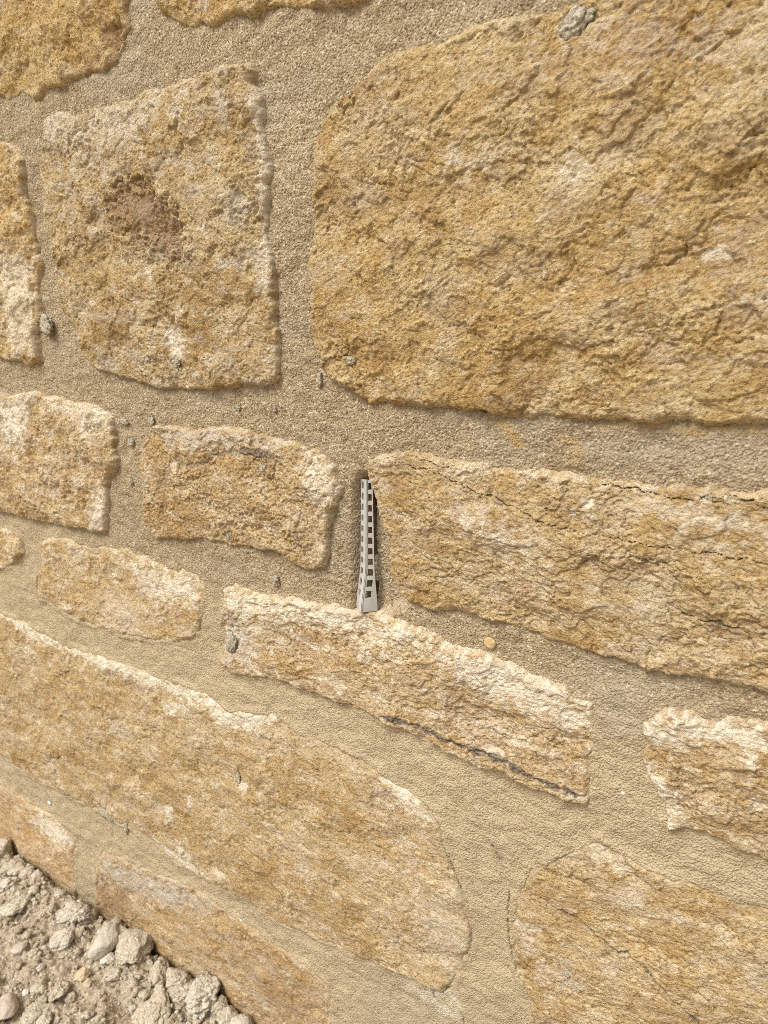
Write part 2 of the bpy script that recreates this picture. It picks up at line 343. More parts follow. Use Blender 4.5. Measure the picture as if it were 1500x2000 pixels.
PATCH = {    # stone key: (polygon px, pale, rust, vein, grey, feather mm, pit depth mm)
 'A': [([(200,55),(245,48),(252,70),(235,95),(210,95),(198,75)], 0, .9, .12, 0, 3, 2.5), ([(160,100),(240,90),(235,130),(150,150)], 0, .6, 0, 0, 5, 0)],
 'D': [([(230,385),(270,360),(320,385),(355,415),(368,440),(374,500),(340,510),(300,485),(262,450),(235,450)], 0, .75, .10, .15, 6, 2.2), ([(226,362),(262,352),(290,358),(262,376),(240,385)], 0, .8, .12, 0, 4, 1.5), ([(335,430),(368,435),(374,500),(350,500)], 0, .7, .12, .2, 5, 1.2), ([(370,520),(440,525),(470,600),(400,600)], 0, .35, 0, 0, 9, 0), ([(110,260),(330,190),(300,250),(150,300)], .35, 0, 0, .5, 8, 0), ([(330,640),(360,630),(372,690),(345,700)], .9, 0, 0, 0, 4, 0), ([(495,180),(530,180),(545,340),(535,560),(519,560),(511,300)], .6, 0, 0, 0, 3, 0), ([(95,230),(150,225),(180,260),(110,280)], .4, 0, 0, .4, 8, 0)],
 'C': [([(1120,300),(1150,300),(1140,360),(1112,360)], 0.6, 0, 0, 0, 5, 0), ([(900,300),(980,320),(960,340),(895,325)], .45, 0, 0, .2, 8, 0), ([(1395,470),(1425,445),(1420,490),(1395,510)], .7, 0, 0, .1, 4, 0), ([(1460,540),(1490,550),(1480,575),(1458,565)], 0.6, 0, 0, 0, 5, 0), ([(660,160),(760,140),(740,190),(650,205)], 0, .5, 0, 0, 6, 0), ([(1090,80),(1300,50),(1450,85),(1420,120),(1200,105)], .25, 0, 0, .3, 12, 0), ([(640,360),(720,370),(760,420),(700,440),(625,410)], 0, .45, 0, 0, 8, 0)],
 'E': [([(0,480),(70,500),(80,690),(40,700),(20,600)], .7, 0, 0, 0, 6, 0)],
 'F': [([(10,790),(70,770),(60,860),(20,880)], .9, 0, 0, .2, 6, 0), ([(100,780),(220,800),(225,830),(110,800)], .8, 0, 0, 0, 4, 0), ([(190,960),(218,960),(214,1035),(185,1035)], .8, 0, 0, 0, 4, 0)],
 'G': [([(600,870),(660,910),(672,970),(640,1010),(610,950)], .8, 0, 0, 0, 5, 0), ([(300,835),(420,838),(560,860),(550,885),(440,870),(330,870)], .3, 0, 0, .8, 4, 0)],
 'H': [([(900,980),(960,1010),(1050,1050),(1040,1085),(960,1060)], .5, 0, 0, .4, 9, 0), ([(1120,990),(1160,970),(1130,1000)], 1, 0, 0, 0, 3, 0), ([(1230,970),(1400,985),(1500,1040),(1400,1040),(1290,1000)], .5, 0, 0, .2, 8, 0), ([(1000,915),(1300,945),(1280,955),(1000,930)], .6, 0, 0, 0, 4, 0)],
 'J': [([(240,1090),(380,1130),(395,1180),(300,1170)], .8, 0, 0, .2, 8, 0), ([(200,1150),(300,1190),(270,1240),(200,1220)], .4, .35, 0, 0, 8, 0)],
 'K': [([(440,1150),(500,1155),(660,1185),(830,1230),(860,1260),(760,1255),(600,1210),(470,1200)], .85, 0, 0, 0, 6, 0), ([(870,1255),(1000,1300),(1130,1360),(1150,1430),(1050,1390),(900,1320)], .85, 0, 0, .35, 7, 0), ([(620,1190),(690,1195),(700,1225),(640,1220)], 1, 0, 0, 0, 3, 0), ([(860,1340),(930,1335),(960,1370),(890,1375)], 0, .6, 0, 0, 6, 0), ([(440,1200),(520,1215),(500,1290),(440,1290)], .3, 0, 0, .7, 7, 0)],
 'L': [([(1252,1402),(1330,1395),(1500,1420),(1500,1470),(1400,1440),(1300,1450),(1262,1440)], .95, 0, 0, .1, 5, 0), ([(1260,1470),(1300,1520),(1330,1580),(1300,1590)], 1, 0, 0, 0, 3, 0), ([(1295,1590),(1340,1600),(1330,1618),(1296,1614)], .9, 0, 0, 0, 3, 0)],
 'M': [([(0,1195),(130,1258),(260,1300),(400,1350),(450,1385),(430,1390),(330,1345),(200,1300),(60,1240)], 1, 0, 0, 0, 4, 0), ([(400,1355),(450,1385),(540,1396),(500,1425),(430,1410)], 1, 0, 0, 0, 4, 0), ([(340,1365),(370,1370),(350,1395),(320,1385)], .9, 0, 0, 0, 4, 0), ([(742,1505),(800,1540),(845,1580),(850,1610),(790,1570)], .9, 0, 0, 0, 4, 0), ([(325,1575),(342,1570),(340,1600),(328,1600)], 1, 0, 0, 0, 2, 0), ([(375,1550),(385,1552),(384,1580),(375,1576)], 1, 0, 0, 0, 2, 0), ([(470,1520),(490,1525),(485,1545),(472,1540)], 1, 0, 0, 0, 2, 0), ([(300,1625),(340,1660),(440,1730),(430,1738),(330,1680)], .8, 0, 0, 0, 3, 0), ([(350,1640),(372,1660),(382,1690),(362,1670)], .9, 0, 0, 0, 3, 0), ([(800,1700),(905,1740),(920,1830),(880,1900),(840,1820)], .35, 0, 0, .25, 10, 0)],
 'N': [([(80,1585),(130,1612),(148,1650),(120,1650),(60,1600)], .9, 0, 0, .2, 5, 0)],
 'O': [([(195,1670),(300,1705),(420,1765),(330,1770),(240,1730)], .3, 0, .08, .9, 8, 0), ([(195,1720),(260,1740),(250,1790),(190,1780)], 0, .8, .1, 0, 8, 0), ([(420,1820),(560,1900),(640,1960),(560,1990)], 0, .45, .05, 0, 10, 0)],
 'P': [([(1130,1650),(1165,1645),(1240,1690),(1220,1705)], .6, 0, 0, 0, 4, 0), ([(1180,1715),(1260,1745),(1290,1790),(1230,1770)], .5, 0, 0, .3, 6, 0), ([(1000,1790),(1040,1800),(1050,1860),(1010,1860)], .45, 0, 0, .4, 5, 0), ([(1050,1880),(1130,1890),(1140,1930),(1060,1920)], .4, 0, 0, .3, 6, 0)],
}
VENT_X, VENT_Z = wall_pt(714, 1189)[0], wall_pt(714, 1189)[1]
MM = 1000.0
POLY = {s[0]: wp(s[1]) for s in STONES}

def warp(X, Z):
    """outline jitter shared by stones and mortar"""
    x, z = X * MM, Z * MM
    wx = 1.9 * fbm(x / 17, z / 17, 501, 3) + .75 * fbm(x / 5.2, z / 5.2, 521, 4, .6)
    wz = 1.9 * fbm(x / 17 + 40, z / 17, 541, 3) + .75 * fbm(x / 5.2 + 40, z / 5.2, 561, 4, .6)
    return X + wx / MM, Z + wz / MM

wall = bpy.data.objects.new('stone_wall', None); link(wall)
wall.empty_display_size = .1
tag(wall, 'rubble wall of rough ochre stones laid in sandy tan mortar above the bare soil', 'wall')

def build_stone(key, poly, proud, edge, bulge, pale, rust, grey, label, step, parent, seed):
    x0, z0 = poly.min(0) - .006; x1, z1 = poly.max(0) + .006
    xs = np.arange(x0, x1, step); zs = np.arange(z0, z1, step)
    X, Z = np.meshgrid(xs, zs)
    WX, WZ = warp(X, Z)
    d = poly_sd(WX, WZ, poly) * MM
    x, z = X * MM, Z * MM
    rs = np.random.RandomState(seed); ang = R(rs.uniform(-8, 14))
    ani = {'C': .92, 'D': .95, 'E': 1.0, 'F': 1.0, 'G': 1.0, 'A': .95, 'B': .9, 'M': .85, 'H': .78, 'K': .75, 'L': .8, 'P': .75}.get(key, .85)
    sc = rs.uniform(.82, 1.2)
    bx = (x * math.cos(ang) + z * math.sin(ang)) * ani * sc + seed * 31; bz = (-x * math.sin(ang) + z * math.cos(ang)) * sc + seed * 13
    gran = {'E': 1.5, 'F': 1.5, 'G': 1.4, 'C': .95, 'D': .8}.get(key, 1.0)
    ewid = edge * (1 + .55 * fbm(x / 14 + seed, z / 14, seed + 3, 2))
    S = sst(-1.2, np.maximum(1.2, ewid), d)
    S = .38 * S + .62 * sst(-1.0, 1.3, d)
    big = fbm(bx / 60, bz / 60, seed + 11, 3)
    mid = fbm(bx / 19, bz / 19, seed + 21, 4, .52)
    # split facets: tilted planes of random cells, two sizes
    qx = bx + 5 * fbm(bx / 12, bz / 12, seed + 31, 3); qz = bz + 5 * fbm(bx / 12 + 9, bz / 12, seed + 35, 3)
    _, r1, o1x, o1z, _ = vor(qx / 17, qz / 17, seed + 41)
    _, r2, o2x, o2z, _ = vor(qx / 5.2, qz / 5.2, seed + 43)
    fac1 = (r1[..., 0] - .5) * 1.4 + (r1[..., 1] - .5) * o1x * 2.6 + (r1[..., 2] - .5) * o1z * 2.6
    fac2 = (r2[..., 0] - .5) * 1.2 + (r2[..., 1] - .5) * o2x * 2.2 + (r2[..., 2] - .5) * o2z * 2.2
    rid = ridged(bx / 7.5, bz / 5.0, seed + 51, 4) - .6
    fine = fbm(bx / 2.2, bz / 1.9, seed + 61, 3, .6)
    pit = sst(.30, .85, fbm(bx / 1.5, bz / 1.4, seed + 65, 3, .6)) + .6 * sst(.35, .9, fbm(bx / 3.8, bz / 3.3, seed + 67, 3, .6))
    tv = 2.6 * fbm(qx / 48, qz / 36, seed + 151, 4, .52); tf = tv - np.floor(tv)
    ledge = np.floor(tv) + sst(.0, .22, tf) + .35 * tf                       # broken ledges
    lum = sst(-.35, .5, fbm(bx / 34, bz / 26, seed + 161, 3))                 # rough here, smoother there
    n = 1.9 * big + (.8 + 1.0 * lum) * mid + {'C': 1.05, 'D': .9, 'H': 1.0}.get(key, .95) * ledge + (.3 + .6 * lum) * fac1 + (.28 + .5 * lum) * fac2 + .10 * rid + gran * ((.26 + .26 * lum) * fine - (.26 + .30 * lum) * pit)
    if key in tuple('JMNOP'): n = n * .72
    prof = proud + .75 * bulge * (1 - np.exp(-np.maximum(d, 0) / 22))
    h = -6 + (prof + 6) * S + n * (.25 + .75 * sst(-1, 5, d))
    # masks
    mk = np.zeros(X.shape + (4,), 'f4')
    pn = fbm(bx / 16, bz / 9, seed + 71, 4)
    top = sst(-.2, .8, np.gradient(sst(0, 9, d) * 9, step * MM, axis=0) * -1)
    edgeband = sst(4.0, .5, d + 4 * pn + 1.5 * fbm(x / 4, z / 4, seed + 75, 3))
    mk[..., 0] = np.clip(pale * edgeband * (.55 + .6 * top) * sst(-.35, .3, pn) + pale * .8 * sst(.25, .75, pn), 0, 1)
    gn_ = fbm(bx / 26 + 50, bz / 15, seed + 81, 4)
    mk[..., 1] = np.clip(rust * sst(.22, .8, gn_) + .5 * rust * sst(.35, .8, fbm(bx / 6, bz / 4, seed + 85, 3)), 0, 1)
    mk[..., 3] = np.clip(grey * sst(.05, .6, fbm(bx / 22 - 30, bz / 13, seed + 91, 4)), 0, 1)
    jx = X + (1.6 * fbm(x / 7, z / 7, seed + 101, 4) / MM); jz = Z + (1.6 * fbm(x / 7 + 30, z / 7, seed + 105, 4) / MM)
    for pl, P_, G_, V_, A_, fe, pit in PATCH.get(key, ()):
        pd = poly_sd(jx + 2 * pn / MM, jz, wp(pl)) * MM
        w = sst(-fe, fe, pd + fe * 1.5 * fbm(x / 7, z / 6, seed + 111, 5, .62))
        for i, val in enumerate((P_, G_, V_, A_)):
            if val: mk[..., i] = np.maximum(mk[..., i], w * val)
        if P_ < .1 and G_ > .3: mk[..., 0] *= 1 - .8 * w
        if pit: h -= pit * w * (.8 + .45 * np.abs(fac1))
    for pl, wid, dep, dark in CRACKS.get(key, ()):
        cd, par = line_d(jx, jz, wp(pl)); cd = cd * MM
        wv = wid * (.75 + .9 * fbm(x / 9, z / 9, seed + 121, 3)) * np.clip(np.minimum(par, 1 - par) * 12, .35, 1)
        w = sst(1.3, .35, cd / np.maximum(wv, .08))
        h -= dep * w; mk[..., 2] = np.maximum(mk[..., 2], dark * w)
    fl_n = fbm(x / 9, z / 7, seed + 131, 4, .6)
    low = .10 + .35 * sst(.46, .30, Z) + .28 * (key in tuple('AJMP')) + .2 * (key in tuple('NO'))
    film_tone = np.clip(low * sst(6, -1.5, d + 6 * fl_n), 0, 1) + .5 * low * sst(.45, .9, fbm(x / 13, z / 8, seed + 135, 4))
    keep = (np.maximum.reduce([d[:-1, :-1], d[1:, :-1], d[:-1, 1:], d[1:, 1:]]) > -1.1)
    o = grid_solid('stone', xs, zs, h / MM, keep, M_STONE, mk, .07, (float(poly[:, 0].mean()), 0.0, float(poly[:, 1].mean())), parent, film_tone)
    o.color = (*TINT.get(key, (1, .96, .88)), 1)
    if label: o['label'] = label
    return o

STEP = {'A': .00085, 'B': .0007, 'C': .00055, 'D': .0006, 'E': .0009, 'F': .0009, 'G': .00055, 'H': .0005, 'I': .001, 'J': .0008, 'K': .00055, 'L': .0006, 'M': .0009, 'N': .0012, 'O': .0010, 'P': .0007}
TINT = {'A': (1.02, 0.96, 0.82), 'B': (1.04, 0.99, 0.9), 'C': (1.0, 0.965, 0.89), 'D': (0.98, 0.98, 1.0), 'E': (1.1, 1.05, 0.98), 'F': (1.13, 1.13, 1.24), 'G': (1.05, 1.03, 1.06), 'H': (1.02, 1.01, 1.03), 'I': (1.12, 1.12, 1.2), 'J': (1.12, 1.12, 1.18), 'K': (1.1, 1.1, 1.2), 'L': (1.02, 1.0, 1.03), 'M': (1.05, 1.04, 1.08), 'N': (1.12, 1.07, 1.14), 'O': (1.05, 1.01, 1.06), 'P': (1.03, 1.01, 1.02)}
for i, s in enumerate(STONES):
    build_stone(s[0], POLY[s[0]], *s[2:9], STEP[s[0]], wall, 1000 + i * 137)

# plain neighbours of the same wall just past the picture's edges
EXTRA = []
rnd = random.Random(5)
zc = .0
for hgt in (.15, .17, .12, .14, .17, .15, .16, .14):
    xc = -1.5 + rnd.uniform(-.1, 0)
    while xc < .55:
        w = rnd.uniform(.17, .32); g = .022
        bx0, bx1, bz0, bz1 = xc + g / 2, xc + w - g / 2, zc + g / 2, zc + hgt - g / 2
        ok = not (-.88 < (bx0 + bx1) / 2 < .06 and (bz0 + bz1) / 2 < .78) and bx1 < .55 and bz1 < 1.15
        for p in POLY.values():
            if bx1 + .012 > p[:, 0].min() and bx0 - .012 < p[:, 0].max() and bz1 + .012 > p[:, 1].min() and bz0 - .012 < p[:, 1].max(): ok = False
        if ok: EXTRA.append(np.array([(bx0, bz0 + rnd.uniform(0, .02)), ((bx0 + bx1) / 2, bz0 + rnd.uniform(-.005, .01)), (bx1, bz0 + rnd.uniform(0, .02)), (bx1 - rnd.uniform(0, .015), (bz0 + bz1) / 2), (bx1, bz1 - rnd.uniform(0, .02)), ((bx0 + bx1) / 2, bz1 + rnd.uniform(-.01, .005)), (bx0 + rnd.uniform(0, .02), bz1)]))
        xc += w
    zc += hgt
for i, p in enumerate(EXTRA):
    build_stone('', p, 6, 5, 4, .4, .3, .2, None, .003, wall, 5000 + i * 137)

# ------------------------------------------------------------------ mortar: one bed around all the stones
def lines(segs):
    out = []
    for a, b, st in segs: out.append(np.arange(a, b, st))
    return np.concatenate(out + [[segs[-1][1]]])
mx = lines([(-1.6, -.92, .01), (-.92, -.60, .0013), (-.60, -.40, .0009), (-.40, .07, .0006), (.07, .62, .008)])
mz = lines([(-.06, -.03, .006), (-.03, .28, .001), (.28, .42, .0008), (.42, .70, .0006), (.70, .82, .001), (.82, 1.22, .01)])
X, Z = np.meshgrid(mx, mz)
x, z = X * MM, Z * MM
inside = np.full(X.shape, -99., 'f4')
WX, WZ = warp(X, Z)
for p in list(POLY.values()) + EXTRA:
    a = np.searchsorted(mx, p[:, 0].min() - .03), np.searchsorted(mx, p[:, 0].max() + .03)
    b = np.searchsorted(mz, p[:, 1].min() - .03), np.searchsorted(mz, p[:, 1].max() + .03)
    sl = (slice(b[0], b[1]), slice(a[0], a[1]))
    if inside[sl].size: inside[sl] = np.maximum(inside[sl], poly_sd(WX[sl], WZ[sl], p) * MM)
keepv = inside < 9
near = -inside                                    # mm to the nearest stone edge
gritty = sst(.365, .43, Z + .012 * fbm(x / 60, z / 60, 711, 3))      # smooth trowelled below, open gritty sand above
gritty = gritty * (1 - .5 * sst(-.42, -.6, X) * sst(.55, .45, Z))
h = 1.5 * fbm(x / 45, z / 45, 701, 3) + .8 * fbm(x / 11, z / 9, 705, 4)
f1, rv, _, _, _ = vor(x / .95, z / .95, 721)
f2, rv2, _, _, _ = vor(x / 1.9, z / 1.9, 723)
grain = (.5 - f1) * (.35 + .9 * rv[..., 0]) + .8 * (.45 - f2) * (rv2[..., 0] > .6)
pits = sst(.25, .75, fbm(x / 1.6, z / 1.6, 731, 2)) + .7 * sst(.35, .8, fbm(x / 4, z / 4, 735, 3))
crumb = 1 + 1.1 * sst(55, 15, np.hypot((X - VENT_X) * MM - 3, (Z - VENT_Z) * MM - 32) * .8)
h = h + gritty * crumb * (.46 * grain - .40 * pits) + (1 - gritty) * (.26 * grain - .34 * pits)
brush = gn(x / 26 + .2 * fbm(x / 20, z / 20, 741, 2), z / 2.0, 743)
h = h + .13 * brush * (.6 + .5 * gritty)
edge_r = sst(5, 0, near)
h = h - gritty * .5 * edge_r * (.5 + fbm(x / 20, z / 20, 751, 2))         # pulled back a little along the stones
h = h + (1 - gritty) * 1.3 * edge_r * (.6 + fbm(x / 20, z / 20, 751, 2))    # smeared up on to them lower down
h = h - 7 * sst(1.5, 6, inside)
# the pocket around the vent, and the slot behind it
pocket = poly_sd(X, Z, wp([(692,960),(704,925),(722,925),(742,1010),(764,1060),(770,1130),(795,1178),(760,1200),(690,1196)])) * MM
h = h - 7.5 * sst(-3, 5, pocket)
vt = (Z - VENT_Z) * MM
slot = sst(4.2 - vt * .012, 3.2 - vt * .012, np.abs((X - VENT_X) * MM)) * sst(82, 78, vt) * sst(-1, 1, vt)
fill = sst(33, 30, vt) * sst(11, 14, vt)
h = h - slot * (22 - 17 * fill) + slot * fill * 1.2 * pits
# marks: ochre film under the big stone, fresh pale patch, cracks and stains
mk = np.zeros(X.shape + (4,), 'f4')
jx = X + 2.2 * fbm(x / 12, z / 12, 761, 4) / MM; jz = Z + 2.2 * fbm(x / 12 + 20, z / 12, 765, 4) / MM
def blot(pl, ch, val, fe):
    w = sst(-fe, fe, poly_sd(jx, jz, wp(pl)) * MM); mk[..., ch] = np.maximum(mk[..., ch], val * w); return w
blot([(940,800),(1000,830),(1030,870),(1000,880),(985,850)], 1, .9, 2); blot([(1080,855),(1130,850),(1145,905),(1118,915),(1112,870)], 1, .8, 2)
blot([(1130,825),(1500,835),(1500,850),(1280,840)], 1, .9, 2)
w = blot([(1165,1350),(1200,1338),(1250,1340),(1268,1375),(1260,1440),(1170,1440)], 3, .55, 2); h = h + 1.0 * w
blot([(1100,850),(1500,850),(1500,930),(1150,905)], 3, .5, 10)
w = blot([(755,1888),(800,1908),(850,1930),(890,1928),(900,1990),(860,1985),(800,1930)], 0, .8, 3)
blot([(700,1885),(780,1905),(840,1950),(900,1990),(905,2060),(700,2060)], 3, .3, 10)
blot([(955,1648),(970,1650),(988,1690),(975,1690)], 2, .35, 2)
mid_patch = sst(.1, .6, fbm(x / 90, z / 40, 771, 3)); mk[..., 3] = np.maximum(mk[..., 3], .35 * mid_patch * gritty)
for pl, wid, dep, dk in [([(756,1886),(790,1902),(826,1915),(846,1936),(880,1928)], .9, 2.5, .5), ([(846,1930),(848,1950)], 1.2, 2.5, .7), ([(858,1605),(866,1645),(888,1700),(905,1745),(916,1765)], .5, 1.8, .5), ([(996,1740),(992,1800),(1000,1870),(1028,1915)], .45, 1.6, .4), ([(905,1990),(908,2060)], .8, 2, .4), ([(962,1655),(975,1680)], 1.2, 1.0, .5)]:
    cd, par = line_d(X + .8 * fbm(x / 6, z / 6, 781, 3) / MM, Z + .8 * fbm(x / 6 + 9, z / 6, 785, 3) / MM, wp(pl))
    w = sst(1.3, .3, cd * MM / (wid * (.8 + .5 * fbm(x / 10, z / 10, 787, 2)))); h = h - dep * w; mk[..., 2] = np.maximum(mk[..., 2], dk * w)
keep = keepv[:-1, :-1] | keepv[1:, :-1] | keepv[:-1, 1:] | keepv[1:, 1:]
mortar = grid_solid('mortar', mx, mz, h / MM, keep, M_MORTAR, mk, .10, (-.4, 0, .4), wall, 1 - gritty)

# ------------------------------------------------------------------ lumps: blobs of splashed mortar, pebbles, clods
_ico = {}
def ico(sub):
    if sub not in _ico:
        bm = bmesh.new(); bmesh.ops.create_icosphere(bm, subdivisions=sub, radius=1)
        bm.verts.ensure_lookup_table()
        _ico[sub] = (np.array([v.co[:] for v in bm.verts]), np.array([[v.index for v in f.verts] for f in bm.faces])); bm.free()
    return _ico[sub]
def lump_co(size, seed, rough=.22, sub=4, facet=.0, fine=.05, grit=.0):
    V, Fc = ico(sub); off = Vector((seed * 7.13 % 91, seed * 3.7 % 53, seed * 1.9 % 37))
    out = np.empty_like(V)
    rs = np.random.RandomState(seed)
    planes = [(Vector(rs.normal(size=3)).normalized(), rs.uniform(.62, .92)) for _ in range(9)]
    for i, v in enumerate(V):
        p = Vector(v)
        r = 1 + rough * mnoise.fractal(p * 1.1 + off, .9, 2.1, 3) + fine * mnoise.fractal(p * 3.5 + off, .75, 2.1, 5) + grit * mnoise.noise(p * 17 + off)
        if facet:
            for n, dd in planes:
                c = p.dot(n)
                if c > 1e-3: r = min(r, (1 - facet) * r + facet * dd / c * (1 + fine * mnoise.noise(p * 9 + off)))
        out[i] = v * r
    return out * np.array(size), Fc
def lump(name, loc, size, mat, seed, rot=(0, 0, 0), parent=None, **kw):
    co, Fc = lump_co(size, seed, **kw)
    me = np_mesh(name, co, np.zeros((0, 4), int), mat, None, True, Fc)
    o = bpy.data.objects.new(name, me); o.location = loc; o.rotation_euler = rot
    return link(o, parent)
def dab(px, py, wpx, hpx, seed, proud, mat=M_DAB, name='mortar_splash', thick=.5, rotz=0, label=None, **kw):
    xw, zw = wall_pt(px, py); s = math.dist((xw, DIST, zw - CAMH), (0, 0, 0)) / FPX
    a = (wpx / 2) * s * .98; b = (hpx / 2) * s * .88; thick *= .62; proud *= .36
    kw.setdefault('rough', .45); kw.setdefault('fine', .3); kw.setdefault('sub', 4)
    o = lump(name, (xw, -proud / MM, zw), (a, min(a, b) * thick + .0004, b), mat, seed, (0, rotz, 0), wall, **kw)
    if label: o['label'] = label
    return o
dab(1128, 45, 50, 38, 1, 9, label='grey crumb of mortar stuck on the top edge of the largest stone', rotz=R(-25))
dab(98, 636, 34, 34, 2, 10); dab(625, 741, 12, 30, 3, 1.5); dab(529, 741, 22, 18, 4, 9)
dab(243, 823, 20, 15, 5, 1.5); dab(258, 863, 16, 18, 6, 1.5); dab(298, 821, 14, 14, 7, 3); dab(256, 940, 10, 14, 8, 1)
dab(452, 1047, 12, 30, 9, 8); dab(540, 1133, 18, 26, 10, 1.5); dab(428, 1206, 14, 12, 11, 3)
dab(458, 1252, 26, 44, 12, 9, label='grey crescent of mortar on the pale topped stone', rotz=R(20))
dab(1408, 975, 52, 26, 13, 10, thick=.2, fine=.15); dab(690, 702, 28, 16, 14, 11, thick=.3); dab(415, 918, 18, 12, 15, 10, thick=.3)
dab(520, 912, 18, 16, 16, 10, thick=.4); dab(312, 950, 18, 36, 17, 9, thick=.25); dab(345, 708, 40, 26, 18, 11, thick=.25); dab(298, 694, 14, 22, 19, 11)
dab(466, 796, 9, 12, 20, 1); dab(538, 800, 6, 14, 21, 1); dab(515, 980, 14, 12, 22, 10); dab(215, 655, 8, 12, 23, 9)
dab(1260, 1068, 12, 16, 24, 10); dab(874, 1085, 14, 24, 25, 10, thick=.25); dab(1108, 1898, 12, 14, 26, 6)
dab(470, 1518, 10, 26, 27, 7, thick=.3); dab(210, 1588, 40, 26, 28, 4, thick=.25); dab(248, 1614, 12, 26, 29, 3, mat=M_DAB)
dab(958, 1255, 26, 28, 31, 1.6, M_CHIP, 'pebble', .35, label='yellow pebble bedded flush in the mortar', rough=.12, fine=.02, sub=3)
dab(1217, 1547, 9, 10, 32, 1.2, M_WHITE, 'pebble', .5, label='white grit grain in the lower right mortar', rough=.1, fine=.02, sub=3)
dab(97, 1568, 9, 8, 33, 1.0, M_WHITE, 'pebble', .5, label='white grit grain in the lower left mortar', rough=.1, fine=.02, sub=3)
dab(470, 1797, 12, 12, 34, 1.0, M_WHITE, 'pebble', .5, rough=.1, fine=.02, sub=3)

# ------------------------------------------------------------------ the weep vent
vent = bpy.data.objects.new('weep_vent', None); link(vent)
vent.location = (VENT_X, 0, VENT_Z); vent.empty_display_size = .02
tag(vent, 'slim grey plastic weep vent with square holes, set upright in the mortar joint', 'vent')
VH = .0815
def v_half(t):   # half width, ridge proud of the mortar plane, outer edge proud, at height t metres
    fl = (1 - sst(0, .030, np.float64(t))); k = t / VH
    w = (5.6 - 1.6 * k) + 2.3 * fl
    e = -2.3 + .8 * fl; p = (2.6 - 1.7 * k) + 3.8 * fl
    return float(w) / MM, float(e + p) / MM, float(e) / MM
tl = [0, .0025, .005, .0075]
HOLES = []
t0 = .0088
for k in range(11):
    HOLES.append((t0, t0 + .0042)); tl += [t0, t0 + .0021, t0 + .0042, t0 + .0054]; t0 += .0067
tl += [VH]
tl = sorted(set(round(v, 6) for v in tl))
def panel(sgn):
    bm = bmesh.new(); vv = {}
    for j, t in enumerate(tl):
        w, o, e = v_half(t); ln = math.hypot(w - .0011, o - e)
        for i, s in enumerate([.0, .13, min(.80, .13 + .0037 / ln), 1.0]):
            xx = sgn * (.0011 + (w - .0011) * s); yy = -(o + (e - o) * s ** 1.15)
            vv[i, j] = bm.verts.new((xx, yy, t))
    for j in range(len(tl) - 1):
        mid = (tl[j] + tl[j + 1]) / 2
        for i in range(3):
            if i == 1 and any(a < mid < b for a, b in HOLES): continue
            f = [vv[i, j], vv[i + 1, j], vv[i + 1, j + 1], vv[i, j + 1]]
            bm.faces.new(f if sgn > 0 else f[::-1])
    bmesh.ops.recalc_face_normals(bm, faces=bm.faces)
    if sum(f.normal.y for f in bm.faces) > 0: bmesh.ops.reverse_faces(bm, faces=bm.faces)
    bmesh.ops.solidify(bm, geom=bm.faces[:], thickness=.0009)
    return bm
def bm_obj(name, bm, mat, parent, bev=0):
    if bev: bmesh.ops.bevel(bm, geom=bm.edges[:], offset=bev, segments=1, affect='EDGES', clamp_overlap=True)
    me = bpy.data.meshes.new(name); bm.to_mesh(me); bm.free(); me.materials.append(mat)
    o = bpy.data.objects.new(name, me); return link(o, parent)
for sgn in (-1, 1):
    bm_obj('side_panel', panel(sgn), M_PLASTIC, vent)
bm = bmesh.new(); prev = None
for t in tl:                                        # front rib: a narrow strip with a thin raised seam
    w, o, e = v_half(t); o += .0006
    ring = [bm.verts.new(c) for c in ((-.0012, -o + .0018, t), (-.0012, -o, t), (.0002, -o - .0001, t), (.0003, -o - .00045, t), (.0007, -o - .00045, t), (.0008, -o, t), (.0012, -o, t), (.0012, -o + .0018, t))]
    if prev:
        for a in range(8): bm.faces.new((prev[a], prev[(a + 1) % 8], ring[(a + 1) % 8], ring[a]))
    else: bm.faces.new(ring)
    prev = ring
bm.faces.new(prev[::-1]); bmesh.ops.recalc_face_normals(bm, faces=bm.faces)
bm_obj('front_rib', bm, M_PLASTIC, vent)

# ------------------------------------------------------------------ the ground
gx = lines([(-30, -3, 1.5), (-3, -1.1, .06), (-1.1, -.84, .006), (-.84, -.22, .0013), (-.22, .4, .01), (.4, 3, .08), (3, 30, 1.5)])
gy = lines([(-30, -3, 1.5), (-3, -.7, .06), (-.7, -.30, .006), (-.30, .012, .0013), (.012, .02, .004)])
GX, GY = np.meshgrid(gx, gy); x, y = GX * MM, GY * MM
def ground_h(x, y):
    """soil height in mm: rubbly, sinking into a small gap along the wall"""
    h = 5 * fbm(x / 70, y / 70, 801, 3) + 3.0 * fbm(x / 22, y / 22, 805, 4, .55)
    f, rv, ox, oy, gap = vor(x / 13 + .5 * fbm(x / 9, y / 9, 811, 3), y / 13 + .5 * fbm(x / 9 + 7, y / 9, 813, 3), 815)
    h = h + (rv[..., 0] > .45) * (2.2 + 3 * rv[..., 1]) * sst(0, .35, gap) * (.35 + .65 * sst(.75, .2, f))
    f, rv, ox, oy, gap = vor(x / 5 + .4 * fbm(x / 4, y / 4, 821, 2), y / 5, 823)
    h = h + (rv[..., 0] > .5) * (1.0 + 1.4 * rv[..., 1]) * sst(0, .35, gap)
    h = h + .7 * fbm(x / 2.5, y / 2.5, 831, 3)
    return h
gh = ground_h(x, y) - 16 * sst(-15, -1, y) - 3
nx, ny = len(gx), len(gy)
a = (np.arange(ny - 1)[:, None] * nx + np.arange(nx - 1)[None]).ravel()
q = np.stack([a, a + 1, a + nx + 1, a + nx], 1)
me = np_mesh('ground', np.stack([GX.ravel(), GY.ravel(), gh.ravel() / MM], 1), q, M_SOIL)
gr = bpy.data.objects.new('ground', me); link(gr); gr['kind'] = 'structure'
